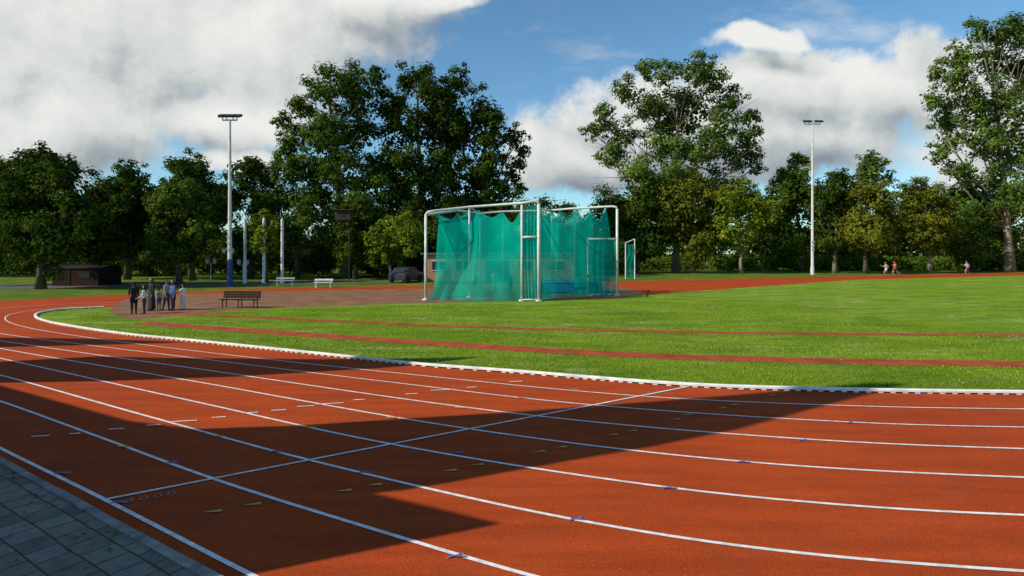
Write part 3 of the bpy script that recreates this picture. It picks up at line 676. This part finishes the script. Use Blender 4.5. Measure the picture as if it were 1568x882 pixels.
    c=hd+Vector((0,.040,-.033)); mb.capsule((c-Vector((.012,0,0)))*s,.005*s,(c+Vector((.012,0,0)))*s,.005*s,8,2)
    ho=mb.obj('hands_and_face',[sk,mt_dark,cm((.3,.1,.08))],e,True); ho.location.z=-low*s
    return e
stand={'armL':(.05,.25),'armR':(-.05,.3)}
Y90=math.pi/2
person('person',G(205,481.5),1.5,.6,{'armL':(.3,1.0),'armR':(.1,.5),'legL':(.1,.05),'legR':(-.1,.05)},(.02,.02,.025),(.02,.02,.025),sk=skin_d)
person('person',G(221,481),1.35,1.9,{'armL':(.2,.9),'armR':(.5,1.2)},(.65,.65,.66),(.07,.07,.1),long=True)
person('person',G(232,476),1.62,2.6,stand,(.03,.03,.035),(.03,.03,.035),hair=(.05,.05,.06),long=True,skirt=True)
person('person',G(255,475.5),1.5,-1.6,{'armL':(.5,1.3),'armR':(.1,.2),'legL':(.15,.1),'legR':(-.15,.1)},(.4,.34,.32),(.05,.06,.1))
person('person',G(265,476),1.52,2.6,stand,(.08,.14,.32),(.03,.03,.05),long=True)
person('person',G(281,474.5),1.3,1.4,{'armL':(.8,.6),'armR':(.2,.3),'legL':(.2,.2)},(.8,.79,.77),(.75,.73,.7),sleeve=False)
person('person',G(243,475),1.1,.3,stand,(.6,.5,.5),(.2,.2,.25))
run1={'legL':(.75,.9),'legR':(-.35,.5),'armL':(-.7,1.4),'armR':(.6,1.5),'lean':.1}
run2={'legR':(.6,1.0),'legL':(-.5,.7),'armR':(-.6,1.4),'armL':(.7,1.5),'lean':.12}
person('runner',G(1357,423),1.75,Y90,run1,(.30,.30,.34),(.65,.65,.65),sk=skin,shorts=True,sleeve=False)
person('runner',G(1371,424),1.85,Y90,run2,(.8,.12,.05),(.04,.04,.05),sk=skin,shorts=True,sleeve=False)
person('runner',G(1481,421),1.8,Y90,run1,(.4,.3,.5),(.04,.04,.06),sk=skin,shorts=True,sleeve=False)
person('athlete',G(727,449),1.5,.5,{'armL':(1.2,.5),'armR':(.2,.4),'legL':(.2,.2),'legR':(-.2,.1)},(.6,.25,.15),(.05,.05,.15),shorts=True)
person('athlete',G(757,447),1.6,-2.5,stand,(.8,.8,.8),(.75,.75,.78))
person('athlete',G(782,449),1.35,2.5,stand,(.05,.1,.25),(.03,.03,.04))

# ---------------- grass blades & clover ----------------
ku=[p[0] for p in kerb_px[:12]][::-1]; kv=[p[1] for p in kerb_px[:12]][::-1]
n=190000; X=rng.uniform(-20,16,n); Yq=11+ (rng.random(n)**1.8)*22
v=H0+F*CH/Yq; u=784+F*X/Yq
ok=(v<np.interp(u,ku,kv)-3)&(u>120)&(u<1750)
def near(rw,hw):
    A=np.array([[p.x,p.y] for p in rw]); yi=np.interp(X,A[:,0],A[:,1]); jit=rng.uniform(-.08,.05,len(X)); return np.abs(Yq-yi)<hw*1.15+jit
ok&=~near(rw1,.30); ok&=~near(rw2,.42)
AP=np.array([(168,474),(205,491),(260,487),(330,480),(420,474),(650,467),(950,460)]); ok&=(v>np.interp(u,AP[:,0],AP[:,1]))
X=X[ok];Yq=Yq[ok]; n=len(X); a=rng.uniform(0,2*math.pi,n); hh=rng.uniform(.02,.06,n); ww=rng.uniform(.006,.013,n)
P0=np.stack([X,Yq,np.full(n,.008)],1); tv=np.stack([np.cos(a),np.sin(a),0*a],1)*ww[:,None]; ln=rng.normal(size=(n,3))*.02; ln[:,2]=hh
vv=np.stack([P0-tv,P0+tv,P0+ln],1).reshape(-1,3)
me=bpy.data.meshes.new('grass_blades'); me.from_pydata(vv.tolist(),[],np.arange(3*n).reshape(-1,3).tolist()); me.materials.append(leafmat('blade',(.13,.22,.012),(.34,.44,.05),.4)); link(bpy.data.objects.new('grass_blades',me))
mb=MB()
for i in range(4200):
    y=12+(rng.random()**1.1)*34; x=rng.uniform(-.4,.95)*y; vq=H0+F*CH/y; uq=784+F*x/y
    if vq>np.interp(uq,ku,kv)-5: continue
    if math.sin(x*.5+y*.6)+math.sin(x*.21-y*1.1)+rng.normal()*.5<.6: continue
    h=.04; r_=rng.uniform(.010,.02); mb.add([(x-r_,y,h),(x,y-r_,h),(x+r_,y,h),(x,y+r_,h),(x,y,h+r_)],[(0,1,4),(1,2,4),(2,3,4),(3,0,4)])
mb.obj('clover_flowers',[simple('clover_white',(.5,.5,.38),.8)])
mb=MB()
for i in range(90):
    t=rng.uniform(0,9); c=tr_out[0]+dv*t-nrm*rng.uniform(.05,1.6)*rng.random(); r_=rng.uniform(.012,.03); a=rng.uniform(0,6)
    mb.add([(c.x+r_*math.cos(a+q),c.y+r_*.8*math.sin(a+q),.035+.01*rng.random()) for q in(0,1.5,3,4.6)],[(0,1,2,3)])
mb.obj('fallen_leaves',[lf_bright])

# ---------------- camera ----------------
cd=bpy.data.cameras.new('camera'); cd.sensor_width=36; cd.lens=36*F/1568; cd.shift_y=-(441-H0)/1568; cd.clip_end=3000; cd.clip_start=.05
co=link(bpy.data.objects.new('camera',cd)); co.location=(0,0,CH); co.rotation_euler=(math.pi/2,0,0); scene.camera=co
scene.view_settings.view_transform='Standard'; scene.view_settings.look='None'; scene.view_settings.exposure=0
